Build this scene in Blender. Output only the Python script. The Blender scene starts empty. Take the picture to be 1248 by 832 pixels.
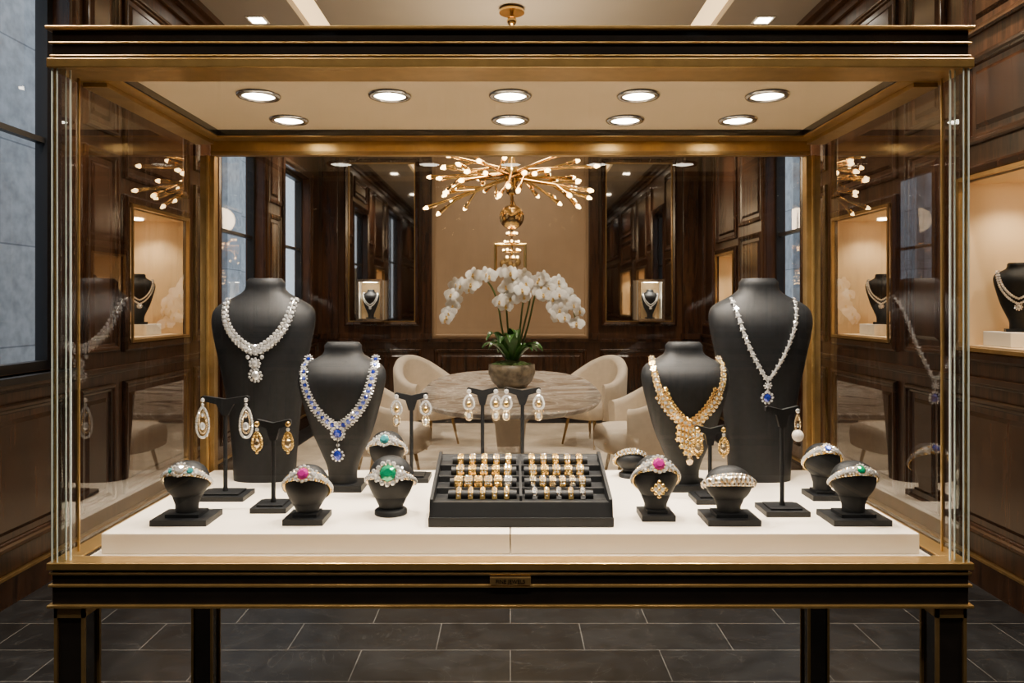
import bpy, bmesh, math, random
from mathutils import Vector, Matrix
random.seed(7)
pi=math.pi
scene=bpy.context.scene

# ------------------------------------------------------------------ materials
def newmat(name):
    m=bpy.data.materials.new(name); m.use_nodes=True
    return m, m.node_tree.nodes, m.node_tree.links, m.node_tree.nodes['Principled BSDF']
def pbr(name,col,rough=.5,metal=0,var=.12,scale=20,bump=0,coat=0,stretch=(1,1,1),spec=.5,bscale=None):
    m,N,L,b=newmat(name)
    b.inputs['Roughness'].default_value=rough; b.inputs['Metallic'].default_value=metal
    b.inputs['Coat Weight'].default_value=coat; b.inputs['Specular IOR Level'].default_value=spec
    tc=N.new('ShaderNodeTexCoord'); mp=N.new('ShaderNodeMapping'); mp.inputs['Scale'].default_value=stretch
    L.new(tc.outputs['Object'],mp.inputs['Vector'])
    n=N.new('ShaderNodeTexNoise'); n.inputs['Scale'].default_value=scale; n.inputs['Detail'].default_value=4
    L.new(mp.outputs[0],n.inputs['Vector'])
    r=N.new('ShaderNodeValToRGB')
    r.color_ramp.elements[0].position=.3; r.color_ramp.elements[1].position=.7
    r.color_ramp.elements[0].color=(*[c*(1-var) for c in col],1)
    r.color_ramp.elements[1].color=(*[min(1,c*(1+var)) for c in col],1)
    L.new(n.outputs['Fac'],r.inputs[0]); L.new(r.outputs[0],b.inputs['Base Color'])
    if bump:
        n2=N.new('ShaderNodeTexNoise'); n2.inputs['Scale'].default_value=bscale or scale*3
        L.new(mp.outputs[0],n2.inputs['Vector'])
        bp=N.new('ShaderNodeBump'); bp.inputs['Strength'].default_value=bump; bp.inputs['Distance'].default_value=.002
        L.new(n2.outputs['Fac'],bp.inputs['Height']); L.new(bp.outputs[0],b.inputs['Normal'])
    return m
def wood(name,dark,light,rough=.32):
    m,N,L,b=newmat(name)
    tc=N.new('ShaderNodeTexCoord'); mp=N.new('ShaderNodeMapping'); mp.inputs['Scale'].default_value=(9,9,.7)
    L.new(tc.outputs['Object'],mp.inputs['Vector'])
    n=N.new('ShaderNodeTexNoise'); n.inputs['Scale'].default_value=2.2; n.inputs['Detail'].default_value=8; n.inputs['Distortion'].default_value=.6
    L.new(mp.outputs[0],n.inputs['Vector'])
    w=N.new('ShaderNodeTexNoise'); w.inputs['Scale'].default_value=14; w.inputs['Detail'].default_value=3
    L.new(mp.outputs[0],w.inputs['Vector'])
    mx=N.new('ShaderNodeMath'); mx.operation='MULTIPLY_ADD'; mx.inputs[1].default_value=.35
    L.new(w.outputs['Fac'],mx.inputs[0]); 
    sc=N.new('ShaderNodeMath'); sc.operation='MULTIPLY'; sc.inputs[1].default_value=.7
    L.new(n.outputs['Fac'],sc.inputs[0]); L.new(sc.outputs[0],mx.inputs[2])
    r=N.new('ShaderNodeValToRGB'); r.color_ramp.elements[0].position=.38; r.color_ramp.elements[1].position=.68
    r.color_ramp.elements[0].color=(*dark,1); r.color_ramp.elements[1].color=(*light,1)
    L.new(mx.outputs[0],r.inputs[0]); L.new(r.outputs[0],b.inputs['Base Color'])
    b.inputs['Roughness'].default_value=rough; b.inputs['Coat Weight'].default_value=.25; b.inputs['Coat Roughness'].default_value=.15
    return m
WOOD=wood('walnut_wood',(.018,.0068,.0030),(.096,.040,.0175))
WOODD=wood('walnut_trim',(.015,.0056,.0025),(.073,.029,.0125),.26)
BRASS=pbr('antique_brass',(.57,.365,.13),.28,.85,.1,30)
BRASSM=pbr('polished_brass',(.80,.53,.20),.2,1,.06,30)
BRASSD=pbr('bronze_satin',(.36,.235,.092),.34,.8,.15,20)
BLACK=pbr('ebony_lacquer',(.010,.0075,.006),.22,0,.2,15,coat=.4)
IVORY=pbr('ivory_leather',(.86,.765,.63),.55,0,.02,8,bump=.05,bscale=400)
CASECEIL=pbr('case_ceiling_cream',(.86,.68,.44),.7,0,.03,5)
VELVET=pbr('charcoal_leatherette',(.0052,.0062,.0080),.55,0,.3,60,bump=.15,bscale=700,spec=.28)
VELVET2=pbr('charcoal_tray',(.0058,.0066,.0082),.5,0,.15,60,bump=.1,bscale=500,spec=.28)
SILVER=pbr('white_gold',(.90,.89,.87),.18,1,.05,50)
GOLD=pbr('yellow_gold',(1.0,.66,.22),.2,.92,.06,60)
ROSE=pbr('rose_gold',(.96,.74,.46),.2,.92,.06,60)
def gemm(name,col,metal,rough,coat=1):
    return pbr(name,col,rough,metal,.08,200,coat=coat)
DIAM=gemm('diamond',(.98,.99,1.0),.68,.04)
SAPH=gemm('sapphire',(.015,.035,.34),.5,.08)
SAPL=gemm('pale_sapphire',(.10,.15,.58),.5,.08)
RUBY=gemm('ruby',(.60,.01,.08),.5,.08)
PINK=gemm('pink_sapphire',(.50,.02,.28),.5,.08)
EMER=gemm('emerald',(.0,.30,.14),.4,.06)
AQUA=gemm('aquamarine',(.06,.38,.42),.5,.08)
PEARL=gemm('pearl',(.88,.80,.70),.1,.2)
CREAM=pbr('cream_wallcovering',(.42,.29,.18),.7,0,.05,6,bump=.1,bscale=90)
NICHE=pbr('niche_lining',(.74,.55,.32),.75,0,.03,4)
CEIL=pbr('ceiling_plaster',(.33,.305,.27),.8,0,.03,3)
FABRIC=pbr('cream_upholstery',(.66,.57,.46),.85,0,.06,25,bump=.2,bscale=300)
MOSS=pbr('moss',(.06,.10,.025),.9,0,.4,60,bump=.6,bscale=120)
LEAF=pbr('orchid_leaf',(.035,.13,.022),.3,0,.25,12)
STEM=pbr('orchid_stem',(.08,.13,.035),.5,0,.2,20)
PETAL=pbr('orchid_petal',(.95,.94,.91),.5,0,.03,20)
LIP=pbr('orchid_lip',(.80,.55,.18),.5,0,.2,40)
BOWL=pbr('mottled_stone_bowl',(.15,.12,.08),.45,0,.6,22,bump=.3)
RUG=pbr('cream_rug',(.50,.42,.32),.95,0,.22,3.5,bump=.3,bscale=200)
STONE_EXT=pbr('exterior_limestone',(.50,.54,.58),.85,0,.2,3,bump=.4,bscale=30)
WINFR=pbr('window_frame_black',(.012,.013,.016),.4,0,.1,10)
CARD=pbr('white_card',(.8,.77,.7),.6,0,.02,5)
def emit(name,col,s):
    m,N,L,b=newmat(name); b.inputs['Base Color'].default_value=(*col,1)
    b.inputs['Emission Color'].default_value=(*col,1); b.inputs['Emission Strength'].default_value=s
    return m
LAMP=emit('lamp_lens',(1,.90,.74),22)
BULB=emit('warm_bulb',(1,.66,.28),18)
STRIP=emit('cove_strip',(1,.68,.33),2.4)
MIRROR,_,_,b_=newmat('antique_mirror'); b_.inputs['Base Color'].default_value=(.62,.58,.54,1); b_.inputs['Metallic'].default_value=1; b_.inputs['Roughness'].default_value=.03
def glassmat(name,base,tint=(1,1,1),pw=4.2):
    m=bpy.data.materials.new(name); m.use_nodes=True; N=m.node_tree.nodes; L=m.node_tree.links
    for n in list(N): N.remove(n)
    out=N.new('ShaderNodeOutputMaterial'); mix=N.new('ShaderNodeMixShader')
    tr=N.new('ShaderNodeBsdfTransparent'); tr.inputs[0].default_value=(*tint,1)
    gl=N.new('ShaderNodeBsdfGlossy'); gl.inputs['Roughness'].default_value=.0; gl.inputs[0].default_value=(1,1,1,1)
    g=N.new('ShaderNodeNewGeometry'); d=N.new('ShaderNodeVectorMath'); d.operation='DOT_PRODUCT'
    L.new(g.outputs['Normal'],d.inputs[0]); L.new(g.outputs['Incoming'],d.inputs[1])
    a=N.new('ShaderNodeMath'); a.operation='ABSOLUTE'; L.new(d.outputs['Value'],a.inputs[0])
    s=N.new('ShaderNodeMath'); s.operation='SUBTRACT'; s.inputs[0].default_value=1; L.new(a.outputs[0],s.inputs[1])
    p=N.new('ShaderNodeMath'); p.operation='POWER'; p.inputs[1].default_value=pw; L.new(s.outputs[0],p.inputs[0])
    q=N.new('ShaderNodeMath'); q.operation='MULTIPLY_ADD'; q.inputs[1].default_value=1-base; q.inputs[2].default_value=base
    L.new(p.outputs[0],q.inputs[0]); L.new(q.outputs[0],mix.inputs[0]); L.new(tr.outputs[0],mix.inputs[1]); L.new(gl.outputs[0],mix.inputs[2])
    L.new(mix.outputs[0],out.inputs[0]); return m
GLASS=glassmat('clear_glass',.07,(.985,.99,.985),4.2)
GLASSS=glassmat('side_glass',.10,(.985,.99,.985),3.4)
GLASSP=glassmat('polished_glass_edge',.35,(.86,.92,.89))
GLASSE=pbr('glass_edge_glint',(.62,.70,.66),.25,0,.05,10,spec=.6)  # pale colour stands in for bright reflections along the glass edges
def slate():
    m,N,L,b=newmat('slate_tile')
    tc=N.new('ShaderNodeTexCoord')
    br=N.new('ShaderNodeTexBrick'); br.offset=.5
    br.inputs['Scale'].default_value=1; br.inputs['Brick Width'].default_value=.58; br.inputs['Row Height'].default_value=.24
    br.inputs['Mortar Size'].default_value=.0022; br.inputs['Mortar Smooth'].default_value=.1
    br.inputs['Color1'].default_value=(.012,.013,.015,1); br.inputs['Color2'].default_value=(.021,.023,.026,1); br.inputs['Mortar'].default_value=(.14,.14,.135,1)
    L.new(tc.outputs['Object'],br.inputs['Vector'])
    n=N.new('ShaderNodeTexNoise'); n.inputs['Scale'].default_value=7; n.inputs['Detail'].default_value=10; n.inputs['Distortion'].default_value=1.0
    L.new(tc.outputs['Object'],n.inputs['Vector'])
    r=N.new('ShaderNodeValToRGB'); r.color_ramp.elements[0].position=.35; r.color_ramp.elements[0].color=(.65,.65,.65,1)
    r.color_ramp.elements[1].position=.72; r.color_ramp.elements[1].color=(1.45,1.45,1.45,1)
    L.new(n.outputs['Fac'],r.inputs[0])
    mx=N.new('ShaderNodeMix'); mx.data_type='RGBA'; mx.blend_type='MULTIPLY'; mx.inputs[0].default_value=1
    L.new(br.outputs['Color'],mx.inputs[6]); L.new(r.outputs[0],mx.inputs[7])
    v=N.new('ShaderNodeTexNoise'); v.inputs['Scale'].default_value=2.3; v.inputs['Detail'].default_value=6; v.inputs['Distortion'].default_value=2
    L.new(tc.outputs['Object'],v.inputs['Vector'])
    vr=N.new('ShaderNodeValToRGB'); e=vr.color_ramp.elements; e[0].position=.496; e[0].color=(0,0,0,1); e[1].position=.504; e[1].color=(0,0,0,1); k=e.new(.5); k.color=(.4,.4,.4,1)
    L.new(v.outputs['Fac'],vr.inputs[0])
    m2=N.new('ShaderNodeMix'); m2.data_type='RGBA'; L.new(vr.outputs[0],m2.inputs[0]); L.new(mx.outputs[2],m2.inputs[6]); m2.inputs[7].default_value=(.10,.10,.10,1)
    L.new(m2.outputs[2],b.inputs['Base Color'])
    rr=N.new('ShaderNodeMapRange'); rr.inputs[3].default_value=.25; rr.inputs[4].default_value=.36
    L.new(n.outputs['Fac'],rr.inputs[0]); L.new(rr.outputs[0],b.inputs['Roughness'])
    bp=N.new('ShaderNodeBump'); bp.inputs['Strength'].default_value=.12; bp.inputs['Distance'].default_value=.004
    L.new(n.outputs['Fac'],bp.inputs['Height']); L.new(bp.outputs[0],b.inputs['Normal'])
    return m
SLATE=slate()
def marble():
    m,N,L,b=newmat('pale_marble')
    tc=N.new('ShaderNodeTexCoord')
    n=N.new('ShaderNodeTexNoise'); n.inputs['Scale'].default_value=2.4; n.inputs['Detail'].default_value=8; n.inputs['Distortion'].default_value=2.5
    L.new(tc.outputs['Object'],n.inputs['Vector'])
    r=N.new('ShaderNodeValToRGB'); e=r.color_ramp.elements
    e[0].position=.3; e[0].color=(.27,.22,.18,1); e[1].position=.75; e[1].color=(.66,.61,.55,1)
    k=e.new(.48); k.color=(.52,.46,.40,1); k=e.new(.51); k.color=(.78,.73,.67,1); k=e.new(.54); k.color=(.48,.43,.37,1)
    L.new(n.outputs['Fac'],r.inputs[0]); L.new(r.outputs[0],b.inputs['Base Color'])
    b.inputs['Roughness'].default_value=.15
    return m
MARBLE=marble()
def extblocks():
    m,N,L,b=newmat('limestone_blocks')
    tc=N.new('ShaderNodeTexCoord')
    sx=N.new('ShaderNodeSeparateXYZ'); cx=N.new('ShaderNodeCombineXYZ')
    L.new(tc.outputs['Object'],sx.inputs[0]); L.new(sx.outputs[1],cx.inputs[0]); L.new(sx.outputs[2],cx.inputs[1])
    br=N.new('ShaderNodeTexBrick'); br.inputs['Scale'].default_value=1; br.inputs['Brick Width'].default_value=1.9; br.inputs['Row Height'].default_value=.95
    br.inputs['Mortar Size'].default_value=.008
    br.inputs['Color1'].default_value=(.48,.50,.52,1); br.inputs['Color2'].default_value=(.57,.59,.60,1); br.inputs['Mortar'].default_value=(.27,.29,.31,1)
    L.new(cx.outputs[0],br.inputs['Vector'])
    n=N.new('ShaderNodeTexNoise'); n.inputs['Scale'].default_value=9; n.inputs['Detail'].default_value=10
    L.new(tc.outputs['Object'],n.inputs['Vector'])
    mx=N.new('ShaderNodeMix'); mx.data_type='RGBA'; mx.blend_type='MULTIPLY'; mx.inputs[0].default_value=.8
    L.new(br.outputs['Color'],mx.inputs[6])
    r=N.new('ShaderNodeValToRGB'); r.color_ramp.elements[0].position=.3; r.color_ramp.elements[0].color=(.55,.55,.55,1); r.color_ramp.elements[1].position=.65
    L.new(n.outputs['Fac'],r.inputs[0]); L.new(r.outputs[0],mx.inputs[7])
    L.new(mx.outputs[2],b.inputs['Base Color']); b.inputs['Roughness'].default_value=.9
    return m
EXT=extblocks()

# ------------------------------------------------------------------ mesh builder
def basis(n,up=None):
    n=Vector(n).normalized()
    a=Vector((0,0,1)) if abs(n.z)<.9 else Vector((1,0,0))
    x=a.cross(n).normalized(); y=n.cross(x)
    return x,y,n
class MB:
    def __init__(s): s.v=[];s.f=[];s.m=[];s.sm=[]
    def add(s,vs,fs,mat=0,smooth=False):
        o=len(s.v); s.v+= [tuple(v) for v in vs]
        for f in fs: s.f.append([i+o for i in f]); s.m.append(mat); s.sm.append(smooth)
    def box(s,x0,x1,y0,y1,z0,z1,mat=0):
        s.add([(x0,y0,z0),(x1,y0,z0),(x1,y1,z0),(x0,y1,z0),(x0,y0,z1),(x1,y0,z1),(x1,y1,z1),(x0,y1,z1)],
          [(0,3,2,1),(4,5,6,7),(0,1,5,4),(1,2,6,5),(2,3,7,6),(3,0,4,7)],mat)
    def loft(s,rings,mat=0,smooth=True,caps=True,closed=True):
        n=len(rings[0]); vs=[p for r in rings for p in r]; fs=[]
        for i in range(len(rings)-1):
            for j in range(n if closed else n-1):
                k=(j+1)%n; fs.append((i*n+j,i*n+k,(i+1)*n+k,(i+1)*n+j))
        s.add(vs,fs,mat,smooth)
        if caps and closed:
            s.add(rings[0],[tuple(range(n))[::-1]],mat); s.add(rings[-1],[tuple(range(n))],mat)
    def lathe(s,prof,c,seg=20,mat=0,sx=1,sy=1,smooth=True,caps=True):
        s.loft([[(c[0]+r*sx*math.cos(2*pi*j/seg),c[1]+r*sy*math.sin(2*pi*j/seg),c[2]+z) for j in range(seg)] for r,z in prof],mat,smooth,caps)
    def tube(s,pts,r,seg=6,mat=0,closed=False):
        P=[Vector(p) for p in pts]; n=len(P); rings=[]
        R=r if isinstance(r,(list,tuple)) else [r]*n
        t0=(P[1]-P[0]).normalized(); x,y,_=basis(t0)
        for i in range(n):
            if closed: t=(P[(i+1)%n]-P[i-1])
            else: t=P[min(i+1,n-1)]-P[max(i-1,0)]
            if t.length<1e-9: t=t0
            t=t.normalized(); x=(x-t*x.dot(t)).normalized(); y=t.cross(x)
            rings.append([P[i]+(x*math.cos(2*pi*j/seg)+y*math.sin(2*pi*j/seg))*R[i] for j in range(seg)])
        if closed: rings.append(rings[0])
        s.loft(rings,mat,True,not closed)
    def sphere(s,c,r,mat=0,sc=(1,1,1),seg=12,rg=8,smooth=True):
        rings=[]
        for i in range(1,rg):
            a=pi*i/rg
            rings.append([(c[0]+r*sc[0]*math.sin(a)*math.cos(2*pi*j/seg),c[1]+r*sc[1]*math.sin(a)*math.sin(2*pi*j/seg),c[2]-r*sc[2]*math.cos(a)) for j in range(seg)])
        s.loft(rings,mat,smooth,False)
        b=[(c[0],c[1],c[2]-r*sc[2])]+rings[0]; s.add(b,[(0,(j+1)%seg+1,j+1) for j in range(seg)],mat,smooth)
        b=[(c[0],c[1],c[2]+r*sc[2])]+rings[-1]; s.add(b,[(0,j+1,(j+1)%seg+1) for j in range(seg)],mat,smooth)
    def gem(s,c,r,n=(0,-1,0),mat=0,asp=1,seg=8):
        c=Vector(c); x,y,n=basis(n); vs=[]
        tilt=random.uniform(-.25,.25); tilt2=random.uniform(-.25,.25); n=(n+x*tilt+y*tilt2).normalized()
        for j in range(seg):
            a=2*pi*(j+.5)/seg; vs.append(c+(x*math.cos(a)+y*math.sin(a)*asp)*r*.5+n*r*.5)
        for j in range(seg):
            a=2*pi*j/seg; vs.append(c+(x*math.cos(a)+y*math.sin(a)*asp)*r+n*r*.1)
        vs.append(c-n*r*.5)
        fs=[tuple(range(seg))]
        for j in range(seg):
            k=(j+1)%seg; fs+= [(j,seg+k,k),(j,seg+j,seg+k),(seg+j,2*seg,seg+k)]
        s.add(vs,fs,mat)
    def build(s,name,mats,loc=(0,0,0),rot=0,scale=1,parent=None,bevel=0,subsurf=0):
        me=bpy.data.meshes.new(name); me.from_pydata(s.v,[],s.f)
        for m in mats: me.materials.append(m)
        for p,mi,sm in zip(me.polygons,s.m,s.sm): p.material_index=mi; p.use_smooth=sm
        bm=bmesh.new(); bm.from_mesh(me); bmesh.ops.recalc_face_normals(bm,faces=bm.faces); bm.to_mesh(me); bm.free()
        o=bpy.data.objects.new(name,me); scene.collection.objects.link(o)
        o.location=loc; o.rotation_euler=(0,0,rot); o.scale=(scale,)*3
        if parent: o.parent=parent
        if bevel:
            md=o.modifiers.new('bevel','BEVEL'); md.width=bevel; md.segments=2; md.limit_method='ANGLE'; md.angle_limit=math.radians(50)
        return o
def empty(name,loc=(0,0,0),rot=0,parent=None):
    e=bpy.data.objects.new(name,None); scene.collection.objects.link(e); e.location=loc; e.rotation_euler=(0,0,rot); e.empty_display_size=.1
    if parent: e.parent=parent
    return e

# ------------------------------------------------------------------ room
WX=2.26; YB=8.7; YF=-2.6; ZC=3.45
PL=lambda u,w,n:(-WX+n,u,w)
PR=lambda u,w,n:(WX-n,u,w)
PB=lambda u,w,n:(u,YB-n,w)
PF=lambda u,w,n:(u,YF+n,w)
def wall(name,P,u0,u1,w0,w1,ops,t,mat):
    us=sorted({u0,u1,*[o[0] for o in ops],*[o[1] for o in ops]}); ws=sorted({w0,w1,*[o[2] for o in ops],*[o[3] for o in ops]})
    mb=MB()
    def solid(i,j):
        if i<0 or j<0 or i>=len(us)-1 or j>=len(ws)-1: return False
        cu=(us[i]+us[i+1])/2; cw=(ws[j]+ws[j+1])/2
        return not any(o[0]<cu<o[1] and o[2]<cw<o[3] for o in ops)
    for i in range(len(us)-1):
        for j in range(len(ws)-1):
            if not solid(i,j): continue
            a,b,c,d=us[i],us[i+1],ws[j],ws[j+1]
            mb.add([P(a,c,0),P(b,c,0),P(b,d,0),P(a,d,0)],[(0,1,2,3)])
            mb.add([P(a,c,-t),P(b,c,-t),P(b,d,-t),P(a,d,-t)],[(0,1,2,3)])
            for (di,dj,p,q) in ((-1,0,(a,c),(a,d)),(1,0,(b,c),(b,d)),(0,-1,(a,c),(b,c)),(0,1,(a,d),(b,d))):
                if not solid(i+di,j+dj): mb.add([P(*p,0),P(*q,0),P(*q,-t),P(*p,-t)],[(0,1,2,3)])
    return mb.build(name,[mat])
PROF=[(0,0),(0,.018),(.010,.026),(.022,.024),(.030,.014),(.040,.012),(.048,.0)]
def frame(mb,P,u0,u1,w0,w1,prof=PROF,mat=0):
    rings=[[P(u0+i,w0+i,h),P(u1-i,w0+i,h),P(u1-i,w1-i,h),P(u0+i,w1-i,h)] for i,h in prof]
    mb.loft(rings,mat,False,False)
def pan(mb,P,u0,u1,w0,w1,mat=0):
    frame(mb,P,u0,u1,w0,w1)
    if u1-u0>.3 and w1-w0>.3:
        g=.075; frame(mb,P,u0+g,u1-g,w0+g,w1-g,[(0,0),(.02,.012),(.021,.012)],mat)
        g2=g+.021; mb.add([P(u0+g2,w0+g2,.012),P(u1-g2,w0+g2,.012),P(u1-g2,w1-g2,.012),P(u0+g2,w1-g2,.012)],[(0,1,2,3)],mat)
def bx(mb,P,u0,u1,w0,w1,n0,n1,mat=0):
    a=P(u0,w0,n0); b=P(u1,w1,n1)
    mb.box(min(a[0],b[0]),max(a[0],b[0]),min(a[1],b[1]),max(a[1],b[1]),min(a[2],b[2]),max(a[2],b[2]),mat)

mb=MB(); mb.box(-WX-.2,WX+.2,YF-.2,YB+.2,-.1,0); mb.build('floor',[SLATE])
mb=MB()
for a,b in ((-WX-.2,-1.55),(-1.36,1.36),(1.55,WX+.2)): mb.box(a,b,YF-.2,YB+.2,ZC,ZC+.15)
for a,b in ((-1.55,-1.36),(1.36,1.55)): mb.box(a,b,YF-.2,YB+.2,ZC+.07,ZC+.15)
mb.build('ceiling',[CEIL])
for sgn in (-1,1):
    mb=MB(); a,b=sorted((sgn*1.37,sgn*1.54)); mb.box(a,b,.3,8.3,ZC+.045,ZC+.068); mb.build('cove_light_strip',[STRIP])
nL=(4.36,5.10,1.14,1.92)
winL=[(2.15,3.76,1.02,3.1),(5.74,6.75,1.15,2.75),(7.36,8.28,1.15,2.75)]
winR=[(5.72,6.50,1.15,2.75)]
nR=[(2.45,3.66,1.14,1.95),(4.36,5.10,1.14,1.92),(7.40,8.00,1.36,1.86)]
wall('wall_left',PL,YF,YB,0,ZC,winL+[nL],.16,WOOD)
wall('wall_right',PR,YF,YB,0,ZC,winR+nR,.16,WOOD)
wall('wall_back',PB,-WX-.16,WX+.16,0,ZC,[],.16,WOOD)
wall('wall_front',PF,-WX-.16,WX+.16,0,ZC,[],.16,WOOD)

def trims(name,P,segs,lowers,u0,u1,ops):
    mb=MB()
    for s in segs: pan(mb,P,*s)
    for a,b in lowers: pan(mb,P,a,b,.24,.90)
    bx(mb,P,u0,u1,.97,1.0,0,.035); bx(mb,P,u0,u1,.955,.97,0,.02)
    bx(mb,P,u0,u1,ZC-.16,ZC-.10,0,.03); bx(mb,P,u0,u1,ZC-.10,ZC-.05,0,.07); bx(mb,P,u0,u1,ZC-.05,ZC-.001,0,.11)
    for o in ops:
        g=.07; frame(mb,P,o[0]-g,o[1]+g,o[2]-g,o[3]+g,[(0,0),(0,.022),(.015,.034),(.04,.03),(.055,.02),(.07,.018),(.07,0)])
    mb.build(name,[WOODD],bevel=.003)
    return
def base(name,P,u0,u1):
    mb=MB(); bx(mb,P,u0,u1,0,.125,0,.025,0); bx(mb,P,u0,u1,.125,.137,0,.029,1); mb.build(name,[WOODD,BRASSD])
low=[(-2.5,-1.4),(-1.3,-.2),(-.1,1.0),(1.1,2.05),(2.15,3.0),(3.1,3.75),(3.85,4.2),(4.3,5.16),(5.26,5.65),(5.75,6.65),(6.75,7.3),(7.4,7.95),(8.05,8.6)]
up=[(a,b,1.08,2.2) for a,b in low[:4]]+[(a,b,2.3,3.2) for a,b in low[:4]]
trims('trim_1',PL,up+[(3.90,4.24,1.08,2.2),(3.90,4.24,2.3,3.2),(4.3,5.16,2.08,3.2),(5.26,5.62,1.08,2.2),(5.26,5.62,2.3,3.2),(5.8,6.7,2.9,3.2),(6.88,7.24,1.08,2.2),(6.88,7.24,2.3,3.2)],low,YF,YB,[nL]+winL)
trims('trim_2',PR,[(a,b,1.08,2.2) for a,b in low[:4]]+[(a,b,2.3,3.2) for a,b in low[:4]]+[(2.45,3.66,2.12,2.55),(2.45,3.66,2.65,3.2),(3.82,4.2,1.08,2.2),(3.82,4.2,2.3,3.2),(4.3,5.16,2.08,3.2),(5.26,5.6,1.08,2.2),(5.26,5.6,2.3,3.2),(6.62,7.26,1.08,2.0),(6.62,7.26,2.1,3.2),(7.35,8.05,2.0,3.2),(8.16,8.6,1.08,3.2)],low,YF,YB,nR+winR)
base('baseboard_left',PL,YF,YB); base('baseboard_right',PR,YF,YB)
mb=MB()
for a,b in ((-2.2,-1.05),(-.9,.9),(1.05,2.2)): pan(mb,PB,a,b,.24,.82)
bx(mb,PB,-WX,WX,.90,.935,0,.05)
for s in (-1,1):
    for a,b in ((.93,1.03),(2.02,2.2)):
        u0,u1=sorted((s*a,s*b)); bx(mb,PB,u0,u1,.935,ZC-.16,0,.07)
        bx(mb,PB,u0-.015,u1+.015,.935,1.0,0,.085)
bx(mb,PB,-WX,WX,ZC-.16,ZC-.10,0,.09); bx(mb,PB,-WX,WX,ZC-.10,ZC-.001,0,.14)
mb.build('trim_3',[WOODD],bevel=.003)
base('baseboard_back',PB,-WX,WX)
mb=MB(); bx(mb,PB,-.92,.92,.94,ZC-.17,0,.012,0); frame(mb,PB,-.90,.90,.96,3.2,[(0,.012),(0,.024),(.02,.03),(.035,.012)],0)
mb.build('wall_panel_cream',[CREAM])
for s in (-1,1):
    mb=MB(); u0,u1=sorted((s*1.12,s*1.9))
    bx(mb,PB,u0,u1,1.14,3.0,0,.02,0)
    frame(mb,PB,u0-.05,u1+.05,1.09,3.05,[(0,0),(0,.04),(.02,.055),(.045,.045),(.055,.022)],1)
    frame(mb,PB,u0-.004,u1+.004,1.136,3.004,[(0,.03),(0,.045),(.012,.045),(.014,.021)],2)
    mb.build('wall_mirror',[MIRROR,WOODD,BRASSD])
mb=MB(); bx(mb,PB,-.165,.165,1.72,2.04,.02,.03,0); frame(mb,PB,-.19,.19,1.70,2.06,[(0,.012),(0,.045),(.015,.05),(.03,.04),(.035,.03)],1)
for i in range(5): mb.sphere((-.09+.045*i,YB-.035,1.82+.04*math.sin(i*1.7)),.035,2,(1,.15,1.3))
mb.build('framed_picture',[CREAM,GOLD,BRASSD])
mb=MB()
for a,b in ((-2.1,-1.1),(-1.0,1.0),(1.1,2.1)):
    pan(mb,PF,a,b,.24,.9); pan(mb,PF,a,b,1.08,3.1)
bx(mb,PF,-WX,WX,.955,1.0,0,.035); mb.build('trim_4',[WOODD])

def window(name,P,u0,u1,w0,w1,nm,nh):
    e=empty(name)
    mb=MB(); n0,n1=-.13,-.07; f=.045
    bx(mb,P,u0,u0+f,w0,w1,n0,n1); bx(mb,P,u1-f,u1,w0,w1,n0,n1); bx(mb,P,u0+f,u1-f,w0,w0+f,n0,n1); bx(mb,P,u0+f,u1-f,w1-f,w1,n0,n1)
    for h in nh: bx(mb,P,u0+f,u1-f,h-.014,h+.014,n0+.01,n1-.01)
    for k in nm: bx(mb,P,k-.014,k+.014,w0+f,w1-f,n0+.012,n1-.012)
    mb.build('sash',[WINFR],parent=e)
    mb=MB(); bx(mb,P,u0-.05,u1+.05,w0-.03,w0,-.06,.06); mb.build('sill',[WINFR],parent=e)
    mb=MB(); mb.add([P(u0+f,w0+f,-.1),P(u1-f,w0+f,-.1),P(u1-f,w1-f,-.1),P(u0+f,w1-f,-.1)],[(0,1,2,3)]); mb.build('pane',[GLASS],parent=e)
window('window_1',PL,*winL[0],[2.85],[2.17])
window('window_2',PL,*winL[1],[],[1.95])
window('window_3',PL,*winL[2],[],[1.95])
window('window_4',PR,*winR[0],[],[1.95])
mb=MB(); mb.box(-4.9,-4.6,-4,14,0,5); mb.box(4.6,4.9,-4,14,0,5); 
for y in (0,3,6,9,12):
    mb.box(-4.6,-4.48,y-.3,y+.3,0,5); mb.box(4.48,4.6,y-.3,y+.3,0,5)
mb.build('exterior_stone_building',[EXT])
mb=MB(); mb.box(-4.6,-2.5,-4,14,-.15,-.02); mb.box(2.5,4.6,-4,14,-.15,-.02); mb.build('exterior_pavement',[STONE_EXT])

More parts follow.
